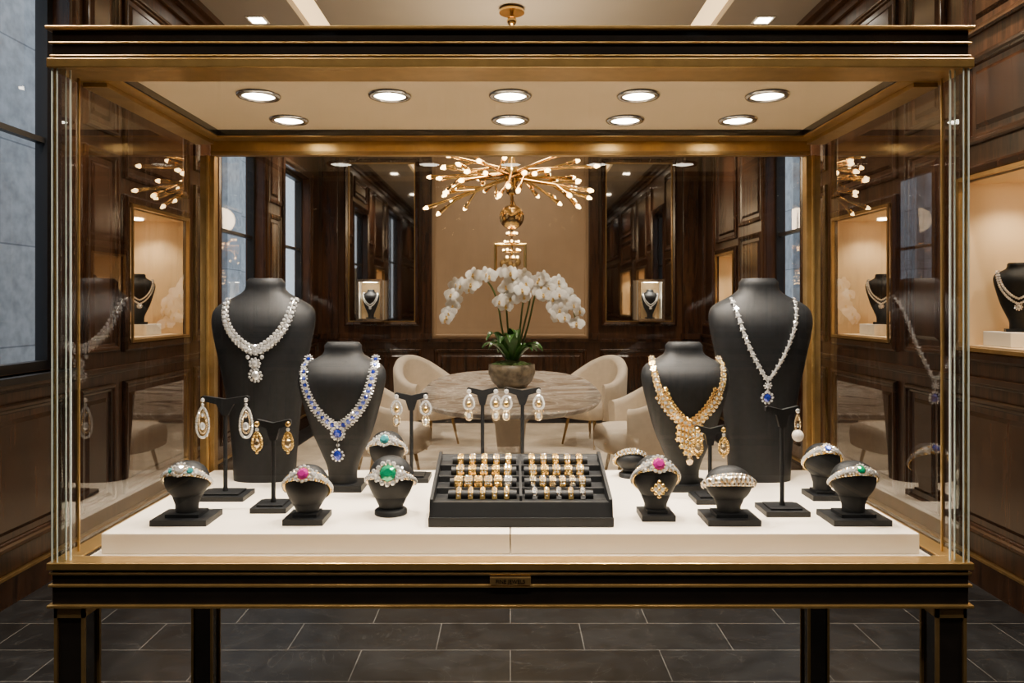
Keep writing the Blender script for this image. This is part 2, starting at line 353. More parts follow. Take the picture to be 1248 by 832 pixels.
# ------------------------------------------------------------------ busts and necklaces
def cr(secs,n=36):
    out=[]; m=len(secs)
    z0,z1=secs[0][0],secs[-1][0]
    for k in range(n+1):
        z=z0+(z1-z0)*k/n
        i=0
        while i<m-2 and secs[i+1][0]<z: i+=1
        a,b=secs[i],secs[i+1]; t=(z-a[0])/(b[0]-a[0])
        def tan(i,c):
            lo=max(i-1,0); hi=min(i+1,m-1); return (secs[hi][c]-secs[lo][c])/(secs[hi][0]-secs[lo][0])
        row=[z]; h=b[0]-a[0]
        for c in (1,2,3):
            m0,m1=tan(i,c)*h,tan(i+1,c)*h
            row.append((2*t**3-3*t*t+1)*a[c]+(t**3-2*t*t+t)*m0+(-2*t**3+3*t*t)*b[c]+(t**3-t*t)*m1)
        out.append(tuple(row))
    return out
BIG=cr([(0,.090,.052,0),(.10,.096,.052,0),(.25,.112,.056,-.004),(.36,.131,.064,-.012),(.45,.149,.067,-.012),(.49,.150,.062,-.006),(.512,.138,.055,0),(.530,.108,.049,.004),(.547,.075,.044,.006),(.563,.058,.041,.006),(.586,.056,.040,.006),(.594,.047,.033,.006)],54)
SML=cr([(.018,.040,.034,0),(.06,.042,.035,0),(.10,.058,.040,0),(.16,.084,.047,-.002),(.24,.108,.055,-.010),(.295,.121,.060,-.012),(.325,.122,.058,-.008),(.345,.112,.052,-.002),(.360,.088,.047,.003),(.373,.062,.042,.006),(.387,.052,.038,.006),(.405,.051,.038,.006),(.411,.044,.032,.006)],44)
EXPN=2.3
def sec(S,z):
    if z<=S[0][0]: return S[0]
    for a,b in zip(S,S[1:]):
        if z<=b[0]:
            t=(z-a[0])/(b[0]-a[0]); return tuple(a[i]+(b[i]-a[i])*t for i in range(4))
    return S[-1]
def sy_(S,x,z):
    _,hw,hd,cy=sec(S,z); xr=min(abs(x)/hw,.995)
    return cy-hd*(1-xr**EXPN)**(1/EXPN)
def surf(S,x,z,off=.0):
    e=.003; y=sy_(S,x,z)
    n=Vector(((sy_(S,x+e,z)-sy_(S,x-e,z))/(2*e)*1.0,-1,(sy_(S,x,z+e)-sy_(S,x,z-e))/(2*e)))
    n.x=max(-2,min(2,n.x)); n.z=max(-1.2,min(1.2,n.z)); n.normalize()
    return Vector((x,y,z))+n*off,n
def bust_mesh(mb,S,plate=None):
    rings=[]; seg=36
    for z,hw,hd,cy in S:
        r=[]
        for j in range(seg):
            a=2*pi*j/seg; c,s=math.cos(a),math.sin(a)
            r.append((hw*math.copysign(abs(c)**(2/EXPN),c),cy+hd*math.copysign(abs(s)**(2/EXPN),s),z))
        rings.append(r)
    mb.loft(rings,0,True,True)
    if plate:
        px,py,h=plate; mb.box(-px,px,-py,py,0,h)
def bust(name,loc,S,plate=None,rot=0,scale=1,parent=None):
    mb=MB(); bust_mesh(mb,S,plate); return mb.build(name,[VELVET],loc,rot,scale,parent)
def npath(W,zt,zb,e,top,step):
    f=lambda t:(W*math.copysign(math.sin(abs(t)*top)/math.sin(min(top,pi/2)),t), zb+(zt-zb)*abs(t)**e)
    N=400; P=[f(-1+2*i/N) for i in range(N+1)]
    L=[0]
    for a,b in zip(P,P[1:]): L.append(L[-1]+math.dist(a,b))
    n=round(L[-1]/step); n+= n%2
    out=[];k=0
    for i in range(n+1):
        s=L[-1]*i/n
        while k<N-1 and L[k+1]<s: k+=1
        t=(s-L[k])/max(1e-9,L[k+1]-L[k]); out.append((P[k][0]+(P[k+1][0]-P[k][0])*t,P[k][1]+(P[k+1][1]-P[k][1])*t,abs(2*i/n-1)))
    return out
def halo(mb,c,n,r,k,gr,mat):
    x,y,n=basis(n)
    for j in range(k):
        a=2*pi*j/k; mb.gem(Vector(c)+(x*math.cos(a)+y*math.sin(a))*r,gr,n,mat,seg=6)
def disc(mb,c,n,r,h,mat,seg=12):
    x,y,n=basis(n); c=Vector(c)
    mb.loft([[c+(x*math.cos(2*pi*j/seg)+y*math.sin(2*pi*j/seg))*rr+n*hh for j in range(seg)] for rr,hh in ((r,-h),(r,h*.4),(r*.8,h))],mat,False,True)
NM=[SILVER,DIAM,SAPH,SAPL,GOLD,ROSE,RUBY,PINK,EMER,AQUA,PEARL]
def necklace(kind,name,loc,S,rot=0,scale=1,parent=None):
    mb=MB()
    if kind=='diamond':
        pts=npath(.094,.528,.388,1.45,1.62,.0125)
        cen=[surf(S,x,z,.003)[0] for x,z,t in pts]; mb.tube(cen,.0040,6,0)
        m=len(pts)
        for i,(x,z,t) in enumerate(pts):
            a=pts[max(i-1,0)]; b=pts[min(i+1,m-1)]; tx,tz=b[0]-a[0],b[1]-a[1]; l=math.hypot(tx,tz); nx,nz=-tz/l,tx/l
            w=.0092-.0030*t
            for sgn,rr in ((-1,.95),(1,.72)):
                p,n=surf(S,x+nx*w*sgn*.86,z+nz*w*sgn*.86,.007); mb.gem(p,w*rr,n,1)
            if i<m-1:
                mx_,mz_=(x+b[0])/2,(z+b[1])/2; p,n=surf(S,mx_+nx*w*-1.8,mz_+nz*w*-1.8,.006); mb.gem(p,w*.34,n,1,seg=6)
                p,n=surf(S,mx_,mz_,.010); mb.gem(p,w*.36,n,1,seg=6)
        p,n=surf(S,0,.350,.012); disc(mb,p-n*.004,n,.012,.003,0); mb.gem(p,.0095,n,1); halo(mb,p,n,.0140,9,.0045,1)
        p,n=surf(S,0,.316,.012); disc(mb,p-n*.004,n,.013,.003,0); mb.gem(p,.0120,n,1,1.2); halo(mb,p,n,.0175,11,.0044,1)
        for s_ in (-1,1):
            p,n=surf(S,s_*.020,.368,.010); mb.gem(p,.0062,n,1)
    elif kind=='sapphire':
        pts=npath(.094,.362,.182,1.45,1.58,.0165)
        cen=[surf(S,x,z,.004)[0] for x,z,t in pts]; mb.tube(cen,.002,5,0)
        for i,(x,z,t) in enumerate(pts):
            p,n=surf(S,x,z,.008); s=1.12-.3*t
            disc(mb,p-n*.003,n,.0085*s,.002,0,8)
            mb.gem(p,.0064*s,n,2 if i%2==0 else 3); halo(mb,p,n,.0102*s,8,.0034*s,1)
            halo(mb,p,n,.0142*s,10,.0024*s,1)
        p,n=surf(S,0,.166,.012); disc(mb,p-n*.003,n,.016,.003,0); mb.gem(p,.0125,n,2); halo(mb,p,n,.0175,12,.0044,1)
        p,n=surf(S,0,.134,.014); mb.gem(p,.005,n,1)
        p,n=surf(S,0,.108,.022); disc(mb,p-n*.003,n,.011,.003,0); mb.gem(p,.011,n,2,1.35); halo(mb,p,n,.0155,10,.0038,1)
        mb.tube([surf(S,0,.155,.012)[0],surf(S,0,.120,.02)[0]],.0014,5,0)
    elif kind=='pearls':
        for r0,zb in ((0,.20),(1,.17)):
            for x,z,t in npath(.094+.01*r0,.358,zb,1.45,1.58,.0135):
                p,n=surf(S,x,z,.008); mb.gem(p,.0075,n,1)
        p,n=surf(S,0,.15,.012); mb.gem(p,.014,n,1); halo(mb,p,n,.018,9,.005,1)
    elif kind=='gold':
        pts=npath(.094,.362,.190,1.4,1.58,.0135)
        for i,(x,z,t) in enumerate(pts):
            p,n=surf(S,x,z,.006); s=1.35-.40*t
            disc(mb,p,n,.0072*s,.0025,4,8); halo(mb,p+n*.002,n,.0080*s,7,.0030*s,4 if i%2 else 5)
            mb.gem(p+n*.002,.0042*s,n,1,seg=6)
            if t<.6:
                p2,n2=surf(S,x*.86,z+.012,.005); halo(mb,p2,n2,.004,5,.0028,4)
                p2,n2=surf(S,x*1.12,z-.012,.006); disc(mb,p2,n2,.0055,.002,4,8); mb.gem(p2+n2*.002,.0034,n2,1,seg=6)
        for z,w in ((.174,3),(.158,3),(.142,3),(.126,2),(.112,1)):
            for k in range(-w,w+1):
                x=k*.0105; p,n=surf(S,x*.9,z+abs(x)*.35,.012+ (.2-z)*.12)
                disc(mb,p,n,.0066,.002,4,8); halo(mb,p,n,.0066,6,.0027,4); mb.gem(p+n*.002,.0034,n,1,seg=6)
        p,n=surf(S,0,.094,.024); mb.gem(p,.010,n,5,1.4)
    else:
        pts=npath(.090,.530,.300,1.15,1.35,.0098)
        cen=[surf(S,x,z,.003)[0] for x,z,t in pts]; mb.tube(cen,.0020,5,0)
        for i,(x,z,t) in enumerate(pts):
            p,n=surf(S,x,z,.006); mb.gem(p,.0064 if i%2 else .0050,n,1); 
            if i%2: halo(mb,p,n,.0070,5,.0021,1)
        p,n=surf(S,0,.286,.010); mb.gem(p,.0078,n,1); halo(mb,p,n,.0100,8,.003,1)
        p,n=surf(S,0,.268,.009); mb.gem(p,.0055,n,1)
        p,n=surf(S,0,.250,.010); disc(mb,p-n*.003,n,.010,.003,0); mb.gem(p,.0105,n,2,1.2); halo(mb,p,n,.0155,10,.0044,1)
    return mb.build(name,NM,loc,rot,scale,parent)
ZP=.831
bust('necklace_display_bust',(-.728,2.19,ZP),BIG); necklace('diamond','diamond_necklace',(-.728,2.19,ZP),BIG)
bust('necklace_display_bust',(.738,2.19,ZP),BIG); necklace('thin','sapphire_pendant_necklace',(.738,2.19,ZP),BIG)
bust('necklace_display_bust',(-.472,2.08,ZP),SML,(.062,.05,.018)); necklace('sapphire','sapphire_necklace',(-.472,2.08,ZP),SML)
bust('necklace_display_bust',(.490,2.08,ZP),SML,(.062,.05,.018)); necklace('gold','gold_filigree_necklace',(.490,2.08,ZP),SML)

# ------------------------------------------------------------------ wall niches
def spot(name,loc,en,ang=110,blend=.6,col=(1,.84,.64),r=.03,parent=None,tgt=None):
    l=bpy.data.lights.new(name,'SPOT'); l.energy=en; l.spot_size=math.radians(ang); l.spot_blend=blend; l.color=col; l.shadow_soft_size=r
    o=bpy.data.objects.new(name,l); scene.collection.objects.link(o); o.location=loc
    if tgt: o.rotation_euler=(Vector(tgt)-Vector(loc)).to_track_quat('-Z','Y').to_euler()
    if parent: o.parent=parent
    return o
def niche(P,op,name,items,sg,D=.42):
    e=empty(name)
    u0,u1,w0,w1=op; mb=MB(); q=.16
    bx(mb,P,u0-.02,u1+.02,w0-.02,w1+.02,-D-.02,-D,0)
    bx(mb,P,u0-.02,u0,w0,w1,-D,-q+.0,0); bx(mb,P,u1,u1+.02,w0,w1,-D,-q,0)
    bx(mb,P,u0-.02,u1+.02,w0-.02,w0,-D,-q,0); bx(mb,P,u0-.02,u1+.02,w1,w1+.02,-D,-q,0)
    bx(mb,P,u0,u0+.006,w0,w1,-q,0,0); bx(mb,P,u1-.006,u1,w0,w1,-q,0,0); bx(mb,P,u0,u1,w0,w0+.006,-q,0,0); bx(mb,P,u0,u1,w1-.006,w1,-q,0,0)
    frame(mb,P,u0-.02,u1+.02,w0-.02,w1+.02,[(0,.03),(0,.04),(.018,.04),(.02,.02)],1)
    mb.build('niche_lining',[NICHE,BRASSD],parent=e)
    n=max(1,round((u1-u0)/.4))
    for k in range(n):
        u=u0+(u1-u0)*(k+.5)/n
        mb=MB(); c=P(u,w1,-.22); mb.lathe([(.028,-.014),(.034,-.012),(.034,-.006)],c,16,0); mb.build('niche_downlight',[LAMP],parent=e)
        spot('niche_spot',P(u,w1-.03,-.20),10,130,.7,(1,.82,.58),.02,e)
    for (u,s,kind,nn,rr) in items:
        c=P(u,w0+.006,nn); rot=sg*rr
        mb=MB(); pw=.10*s/.8; mb.box(c[0]-pw,c[0]+pw,c[1]-pw,c[1]+pw,c[2],c[2]+.07); mb.build('plinth',[CARD],parent=e,bevel=.003)
        c=(c[0],c[1],c[2]+.07)
        bust('bust',c,SML,(.062,.05,.018),rot,s,e); necklace(kind,'necklace',c,SML,rot,s,e)
niche(PL,nL,'wall_display_niche',[(4.83,.80,'pearls',-.17,.55)],1)
niche(PR,nR[0],'wall_display_niche',[(3.51,.80,'pearls',-.15,.5),(2.8,.8,'gold',-.2,1.2)],-1)
niche(PR,nR[1],'wall_display_niche',[(4.83,.80,'pearls',-.17,.55)],-1)
niche(PR,nR[2],'wall_display_niche',[(7.75,.6,'gold',-.2,.9)],-1)

for s in (-1,1):  # solid lit boxes standing in for displays reflected in the mirrors
    e=empty('mirror_reflection_standin'); u0,u1=sorted((s*1.48,s*1.76)); w0,w1=1.16,1.62; n0,n1=.025,.22
    mb=MB(); t=.018
    bx(mb,PB,u0,u1,w0,w1,n0,n0+t,1)
    bx(mb,PB,u0,u0+t,w0,w1,n0+t,n1,0); bx(mb,PB,u1-t,u1,w0,w1,n0+t,n1,0); bx(mb,PB,u0+t,u1-t,w0,w0+t,n0+t,n1,0); bx(mb,PB,u0+t,u1-t,w1-t,w1,n0+t,n1,0)
    frame(mb,PB,u0-.012,u1+.012,w0-.012,w1+.012,[(0,n1-.01),(0,n1+.01),(.03,n1+.01),(.032,n1-.002)],2)
    mb.build('box',[CARD,NICHE,SILVER],parent=e)
    c=PB((u0+u1)/2,w0+t,.12); bust('bust',c,SML,(.062,.05,.018),0,.82,e); necklace('pearls','necklace',c,SML,0,.82,e)
    mb=MB(); c=PB((u0+u1)/2,w1-t,.17); mb.box(c[0]-.08,c[0]+.08,c[1]-.01,c[1]+.01,c[2]-.008,c[2]); mb.build('standin_light_bar',[LAMP],parent=e)
    spot('standin_spot',(c[0],c[1]-.03,c[2]-.02),7,120,.7,(1,.9,.74),.02,e)

# ------------------------------------------------------------------ display case
case=empty('glass_display_case',(0,0,0))
F0,B0=1.59,2.36
mb=MB()
def ring(mb,x,y0,y1,z0,z1,t,mat):
    mb.box(-x,x,y0,y0+t,z0,z1,mat); mb.box(-x,x,y1-t,y1,z0,z1,mat); mb.box(-x,-x+t,y0+t,y1-t,z0,z1,mat); mb.box(x-t,x,y0+t,y1-t,z0,z1,mat)
ring(mb,.992,F0+.008,B0-.008,.695,.788,.05,0)
ring(mb,1.0,F0,B0,.776,.791,.05,1); ring(mb,.997,F0+.003,B0-.003,.764,.770,.05,2)
ring(mb,.998,F0+.002,B0-.002,.738,.744,.05,1); ring(mb,1.0,F0,B0,.693,.700,.05,1)
mb.box(-.95,.95,F0+.05,B0-.05,.72,.78,0)
mb.build('lower_frame',[BLACK,BRASS,BRASSD],parent=case,bevel=.002)
mb=MB()
for sx in (-1,1):
    for y in (F0+.008,B0-.075):
        w=.066; x0,x1=sorted((sx*.988,sx*(.988-w)))
        mb.box(x0+.006,x1-.006,y+.006,y+w-.006,0,.695,0)
        for a in (x0,x1-.007):
            for b in (y,y+w-.007): mb.box(a,a+.007,b,b+.007,0,.694,1)
        mb.box(x0,x1,y,y+w,0,.03,1); mb.box(x0,x1,y,y+w,.67,.694,1)
mb.build('legs',[BLACK,BRASSD],parent=case)
mb=MB()
ring(mb,.992,F0+.008,B0-.008,1.863,1.944,.10,0)
ring(mb,1.002,F0-.002,B0+.002,1.941,1.949,.10,1); ring(mb,.997,F0+.003,B0-.003,1.911,1.916,.10,1)
ring(mb,.996,F0+.004,B0-.004,1.884,1.888,.10,1); ring(mb,1.0,F0,B0,1.859,1.880,.105,1)
mb.box(-.9,.9,F0+.1,B0-.1,1.90,1.944,0)
mb.build('upper_frame',[BLACK,BRASS,BRASSD],parent=case,bevel=.002)
mb=MB()
mb.box(-.94,.94,2.315,2.345,1.816,1.881,0); mb.box(-.94,.94,2.311,2.318,1.820,1.828,1); mb.box(-.94,.94,2.311,2.318,1.868,1.878,1); 
for s in (-1,1):
    x0,x1=sorted((s*.985,s*.928)); mb.box(x0,x1,1.70,2.314,1.848,1.881,1)
    x0,x1=sorted((s*.928,s*.922)); mb.box(x0,x1,1.70,2.314,1.862,1.881,0)
    x0,x1=sorted((s*.975,s*.930)); mb.box(x0,x1,2.319,2.350,.79,1.815,1)
    x0,x1=sorted((s*.952,s*.944)); mb.box(x0,x1,2.309,2.318,.79,1.815,0)
mb.build('inner_rails',[BRASS,BRASSD],parent=case,bevel=.0015)
mb=MB(); mb.box(-.935,.935,1.69,2.32,1.881,1.899,0); mb.build('case_ceiling',[CASECEIL],parent=case)
mb=MB(); mb.box(-.965,.965,1.615,2.325,.780,.785,0); mb.build('case_deck',[IVORY],parent=case)
mb=MB(); mb.box(-.924,-.0012,1.667,2.305,.785,ZP,0); mb.box(.0012,.924,1.667,2.305,.785,ZP,0); mb.build('display_platform',[IVORY],parent=case,bevel=.002)
mb=MB()
def pane(a,b,c,d,m=0): mb.add([a,b,c,d],[(0,1,2,3)],m)
g0,g1=.789,1.862; gx=.978
pane((-gx,1.604,g0),(gx,1.604,g0),(gx,1.604,g1),(-gx,1.604,g1))
pane((-.93,2.332,g0),(.93,2.332,g0),(.93,2.332,1.82),(-.93,2.332,1.82))
for s in (-1,1): pane((s*gx,1.61,g0),(s*gx,2.32,g0),(s*gx,2.32,g1),(s*gx,1.61,g1),1)
mb.build('glass_panes',[GLASS,GLASSS],parent=case)
mb=MB()
for s in (-1,1):
    for xa,ya,w_,m_ in ((.9925,1.596,.0030,0),(.981,1.596,.0022,0),(.972,1.612,.0022,0),(.960,1.608,.0030,0),(.988,1.600,.0035,1),(.978,1.668,.0040,1)):
        x0,x1=sorted((s*xa,s*(xa-w_))); mb.box(x0,x1,ya,ya+w_,g0,g1,m_)
    x0,x1=sorted((s*.992,s*.960)); mb.add([(x0,1.597,g0),(x1,1.597,g0),(x1,1.597,g1),(x0,1.597,g1)],[(0,1,2,3)],2)
mb.build('glass_corner_posts',[GLASSE,BRASS,GLASSP],parent=case)
mb=MB(); mb.box(-.044,.044,F0-.004,F0+.004,.746,.762,0); mb.build('name_plaque',[BRASSD],parent=case,bevel=.001)
tcv=bpy.data.curves.new('plaque_lettering','FONT'); tcv.body='FINE JEWELS'; tcv.size=.0115; tcv.align_x='CENTER'; tcv.extrude=.0006
to=bpy.data.objects.new('plaque_lettering',tcv); scene.collection.objects.link(to); to.location=(0,F0-.0045,.750); to.rotation_euler=(pi/2,0,0); to.parent=case; tcv.materials.append(BLACK)
for (x,y) in ((-.639,1.874),(-.306,1.874),(0,1.874),(.325,1.874),(.652,1.874),(-.637,2.124),(0,2.124),(.33,2.124),(.654,2.124)):
    mb=MB(); mb.lathe([(.040,-.001),(.041,-.008),(.052,-.008),(.056,-.003),(.056,.0)],(x,y,1.881),28,0,caps=False)
    mb.lathe([(.0405,-.004),(.030,-.007),(.001,-.008)],(x,y,1.881),28,1)
    mb.build('downlight',[SILVER,LAMP],parent=case)
    spot('downlight_spot',(x,y,1.868),50,135,.9,(1,.87,.71),.035,case)

# ------------------------------------------------------------------ earring stands
def pear(mb,c,L,W,gr,gm,cm,cs,mm=0):
    c=Vector(c); k=max(8,int(2.4*(L+W)/(gr*2.1)))
    for j in range(k):
        a=2*pi*j/k
        z=-L/2+L/2*math.cos(a); x=W/2*math.sin(a)*(0.45+.55*((-z)/L))**.6
        mb.gem(c+Vector((x,0,z)),gr,(0,-1,0),gm,seg=6)
    mb.gem(c+Vector((0,-.001,-L*.62)),cs,(0,-1,0),cm,1.3)
    mb.gem(c+Vector((0,-.001,-L*.25)),cs*.5,(0,-1,0),gm,1.2)
def earring(mb,x,z,style):
    y=-.008
    if style=='drop':
        mb.tube([(x,y+.002,z),(x,y,z-.022)],.0009,4,0); mb.gem((x,y,z-.004),.006,(0,-1,0),1); mb.gem((x,y,z-.016),.0045,(0,-1,0),1); pear(mb,(x,y,z-.024),.080,.040,.0040,1,1,.0085)
        pear(mb,(x,y,z-.036),.056,.024,.0030,5,5,.003)
    elif style=='gold':
        mb.tube([(x,y+.002,z),(x,y,z-.03)],.001,4,4); mb.gem((x,y,z-.004),.007,(0,-1,0),4); mb.gem((x,y,z-.018),.005,(0,-1,0),1)
        pear(mb,(x,y,z-.026),.044,.028,.0042,4,5,.009)
        mb.sphere((x,y,z-.076),.004,4)
    elif style=='chand':
        mb.gem((x,y,z-.005),.007,(0,-1,0),1); mb.tube([(x,y,z),(x,y,z-.03)],.0009,4,4)
        pear(mb,(x,y,z-.018),.040,.036,.0040,1,4,.007); pear(mb,(x,y,z-.058),.032,.022,.0032,5,1,.006)
    elif style=='pearl':
        mb.tube([(x,y,z),(x,y,z-.06)],.0009,4,4); mb.gem((x,y,z-.005),.006,(0,-1,0),1); pear(mb,(x,y,z-.016),.040,.016,.0030,5,1,.004); mb.sphere((x,y,z-.066),.015,10); 
def estand(name,X,Y,H,w,pw,style,which=(-1,1),pd=.045):
    e=empty(name,(X,Y,ZP))
    mb=MB(); mb.box(-pw,pw,-pd,pd,0,.013)
    mb.box(-pw*.72,pw*.72,-pd*.7,pd*.7,.013,.018)
    mb.lathe([(.0075,.018),(.0055,.03),(.0055,H-.03)],(0,0,0),12)
    pts=[(-w,H),(-w*.9,H+.003),(0,H-.006),(w*.9,H+.003),(w,H),(w,H-.010),(w*.35,H-.02),(.008,H-.05),(-.008,H-.05),(-w*.35,H-.02),(-w,H-.010)]
    mb.loft([[(x,-.006,z) for x,z in pts],[(x,.006,z) for x,z in pts]],0,False,True)
    mb.build('stand',[VELVET2],parent=e,bevel=.0012)
    mb=MB()
    for s in which: earring(mb,s*(w-.006),H-.004,style)
    mb.build('earrings',NM,parent=e)
estand('earring_display_stand',-.764,1.98,.270,.064,.064,'drop')
estand('earring_display_stand',-.600,1.87,.224,.045,.045,'gold')
estand('earring_display_stand',-.292,2.18,.255,.049,.055,'chand')
estand('earring_display_stand',-.083,2.20,.268,.046,.045,'chand')
estand('earring_display_stand',.036,2.20,.268,.054,.055,'chand')
estand('earring_display_stand',.527,1.95,.196,.040,.047,'gold')
estand('earring_display_stand',.677,1.84,.262,.042,.054,'pearl',(1,))

# ------------------------------------------------------------------ ring / bracelet stands
def rstand(name,X,Y,H,hw,hz,plate,kind,cm,metal=5,big=.010,elev=62,b=.040,side=1,drop=0):
    e=empty(name,(X,Y,ZP))
    mb=MB(); cz=H-hz
    if plate[0]=='sq':
        p,q=plate[1],plate[2]; mb.box(-p,p,-q,q,0,.014); mb.box(-p*.6,p*.6,-q*.6,q*.6,.014,.022); zb=.022
    else:
        p=plate[1]; mb.lathe([(p,0),(p,.010),(p*.85,.014)],(0,0,0),28); zb=.012
    mb.lathe([(hw*.50,zb-.002),(hw*.52,(zb+cz-hz)/2+.004),(hw*.70,cz-hz*.62),(hw*.5,cz-hz*.3)],(0,0,0),24,0,1,.75)
    rings=[]; seg=32
    for i in range(1,20):
        a=pi*i/20; r=math.sin(a)**.85; z=-math.cos(a); tp=1-(.10+.12*drop)*max(0,-z)
        rings.append([(hw*r*tp*math.cos(2*pi*j/seg),b*r*tp*math.sin(2*pi*j/seg),cz+hz*z) for j in range(seg)])
    mb.loft(rings,0,True,True)
    mb.build('stand',[VELVET],parent=e)
    mb=MB(); el=math.radians(elev); u=Vector((0,-math.cos(el),math.sin(el)))
    def pt(a,off,eu=u):
        d=Vector((math.cos(a),0,0))+eu*math.sin(a); d.normalize()
        k=1/math.sqrt((d.x/hw)**2+(d.y/b)**2+(d.z/hz)**2)
        p=d*k; n=Vector((p.x/hw**2,p.y/b**2,p.z/hz**2)).normalized()
        return Vector((0,0,cz))+p+n*off,n
    N=64; mb.tube([pt(2*pi*i/N,.0015)[0] for i in range(N)],.0045,6,metal,closed=True)
    gs=.0052
    K=30
    for i in range(K+1):
        a=-.25+(pi+.5)*i/K; p,n=pt(a,.006)
        t=abs(i/K-.5)*2
        if kind=='ring':
            mb.gem(p,gs*(1.25-.35*t),n,1)
            for el2,g in ((-10,.8),(10,.8)):
                e2=math.radians(elev+el2); p2,n2=pt(a,.004,Vector((0,-math.cos(e2),math.sin(e2))))
                mb.gem(p2,gs*g*(1.15-.3*t),n2,1 if i%3==0 else metal,seg=6)
        else:
            mb.gem(p,gs*1.5,n,1 if i%2 else metal)
            for el2 in (-14,14):
                e2=math.radians(elev+el2); p2,n2=pt(a,.004,Vector((0,-math.cos(e2),math.sin(e2))))
                mb.gem(p2,gs*1.1,n2,metal if i%2 else 1,seg=6)
    if kind=='ring':
        p,n=pt(pi/2,.012)
        disc(mb,p-n*.005,n,big*1.3,.005,metal); mb.gem(p,big,n,cm); halo(mb,p-n*.001,n,big*1.30,12,big*.33,1)
        for s in (-1,1):
            p,n=pt(pi/2+s*.46,.009); mb.gem(p,big*.62,n,side); halo(mb,p,n,big*.8,7,big*.25,1)
    mb.build('jewel',NM,parent=e)
    return e,pt
rstand('bracelet_display_stand',-.775,1.77,.143,.053,.047,('sq',.066,.05),'ring',1,5,.012,42,side=9)
rstand('ring_display_stand',-.486,1.77,.134,.053,.055,('sq',.047,.045),'ring',7,4,.014,50,drop=1)
rstand('ring_display_stand',-.296,1.83,.143,.057,.063,('rd',.040),'ring',8,5,.020,36,drop=1)
rstand('ring_display_stand',-.334,2.00,.175,.048,.05,('rd',.036),'ring',9,5,.013,42)
rstand('bracelet_display_stand',.362,2.22,.082,.045,.032,('rd',.036),'brace',1,4,elev=55)
e_,pt_=rstand('ring_display_stand',.354,1.80,.150,.053,.057,('sq',.040,.042),'ring',7,4,.015,52,drop=1)
mb=MB()
for k in range(5):
    for j in range(-min(k,4-k),min(k,4-k)+1):
        p=Vector((j*.008,-.0425-.002,.078-.0085*(k-2))); mb.gem(p,.0052,(0,-1,0),1 if (j+k)%2 else 4)
mb.build('pendant',NM,parent=e_)
rstand('bracelet_display_stand',.523,1.77,.131,.056,.044,('sq',.062,.05),'brace',1,5,elev=28)
rstand('ring_display_stand',.836,1.98,.145,.047,.047,('sq',.04,.04),'ring',3,4,.010,50)
rstand('bracelet_display_stand',.822,1.77,.143,.053,.047,('sq',.068,.05),'ring',8,5,.010,42)

# ------------------------------------------------------------------ stepped jewellery tray
tray=empty('jewelry_display_tray',(.025,1.717,ZP))
hw=.214; rows=[(.075,.052),(.122,.070),(.168,.088),(.213,.106)]
mb=MB()
mb.box(-hw-.002,hw+.002,-.002,.262,0,.022)
prof=[(.0,.022),(.012,.055),(.045,.050)]
for y,z in rows: prof+=[(y-.021,z-.004),(y+.022,z-.001)]
prof+=[(.245,.118),(.259,.118),(.259,.022)]
mb.loft([[(x,y,z) for y,z in prof] for x in (-hw+.006,hw-.006)],0,False,True)
for s in (-1,1):
    x0,x1=sorted((s*hw,s*(hw-.008))); sp=[(0,.022),(.010,.062),(.245,.124),(.26,.124),(.26,.022)]
    mb.loft([[(x,y,z) for y,z in sp] for x in (x0,x1)],0,False,True)
mb.loft([[(x,y,z) for y,z in [(.03,.03),(.035,.064),(.245,.121),(.25,.05)]] for x in (-.003,.003)],0,False,True)
for y,z in rows:
    for a,b in ((-.175,-.010),(.010,.175)):
        mb.loft([[(x,y+.013*math.cos(2*pi*j/16),z+.003+.0125*math.sin(2*pi*j/16)) for j in range(16)] for x in (a,b)],0,True,True)
mb.build('tray_body',[VELVET2],parent=tray,bevel=.001)
mb=MB()
def cuff(x,y,z,w,gm,metal,r=.0150):
    # rounded ring band hugging the roll, with a pave row along its crown
    R=[]
    for k in range(11):
        a=-.7+ (pi+1.0)*k/10
        c,s=math.cos(a),math.sin(a); t=.0026
        R.append([(x+dx*w/2,y-(r+dr)*c,z+(r+dr)*s) for dx,dr in ((-1,0),(1,0),(1,t*.55),(.55,t),(-.55,t),(-1,t*.55))])
    mb.loft(R,metal,False,True)
    nx=max(1,int(w/.0065))
    for a in (.15,.52,.89,1.26,1.63):
        for i in range(nx):
            xx=x-w*.42+w*.84*(i+.5)/nx; c,s=math.cos(a),math.sin(a)
            mb.gem((xx,y-(r+.0027)*c,z+(r+.0027)*s),.0023,(0,-c,s),gm,seg=6)
for ri,(y,z) in enumerate(rows):
    zz=z+.003
    for side in (-1,1):
        cx=side*.092
        if ri==0:
            for k in range(5): cuff(cx+(k-2)*.029,y,zz,.012,1,4 if side<0 or k%2 else 0,.0165)
        elif ri==1:
            for k in range(6): cuff(cx+(k-2.5)*.0245,y,zz,.020 if side<0 else .015,1 if k%2 else 4,(4 if k<5 else 0) if side<0 else (0,4,5,4,0,4)[k])
        elif ri==2:
            for k in range(5): cuff(cx+(k-2)*.030,y,zz,.019,4 if k%2 else 1,4)
        else:
            for k in range(5): cuff(cx+(k-2)*.031,y,zz,.015,1 if k%2 else 4,4)
mb.build('bracelets_and_rings',NM,parent=tray)

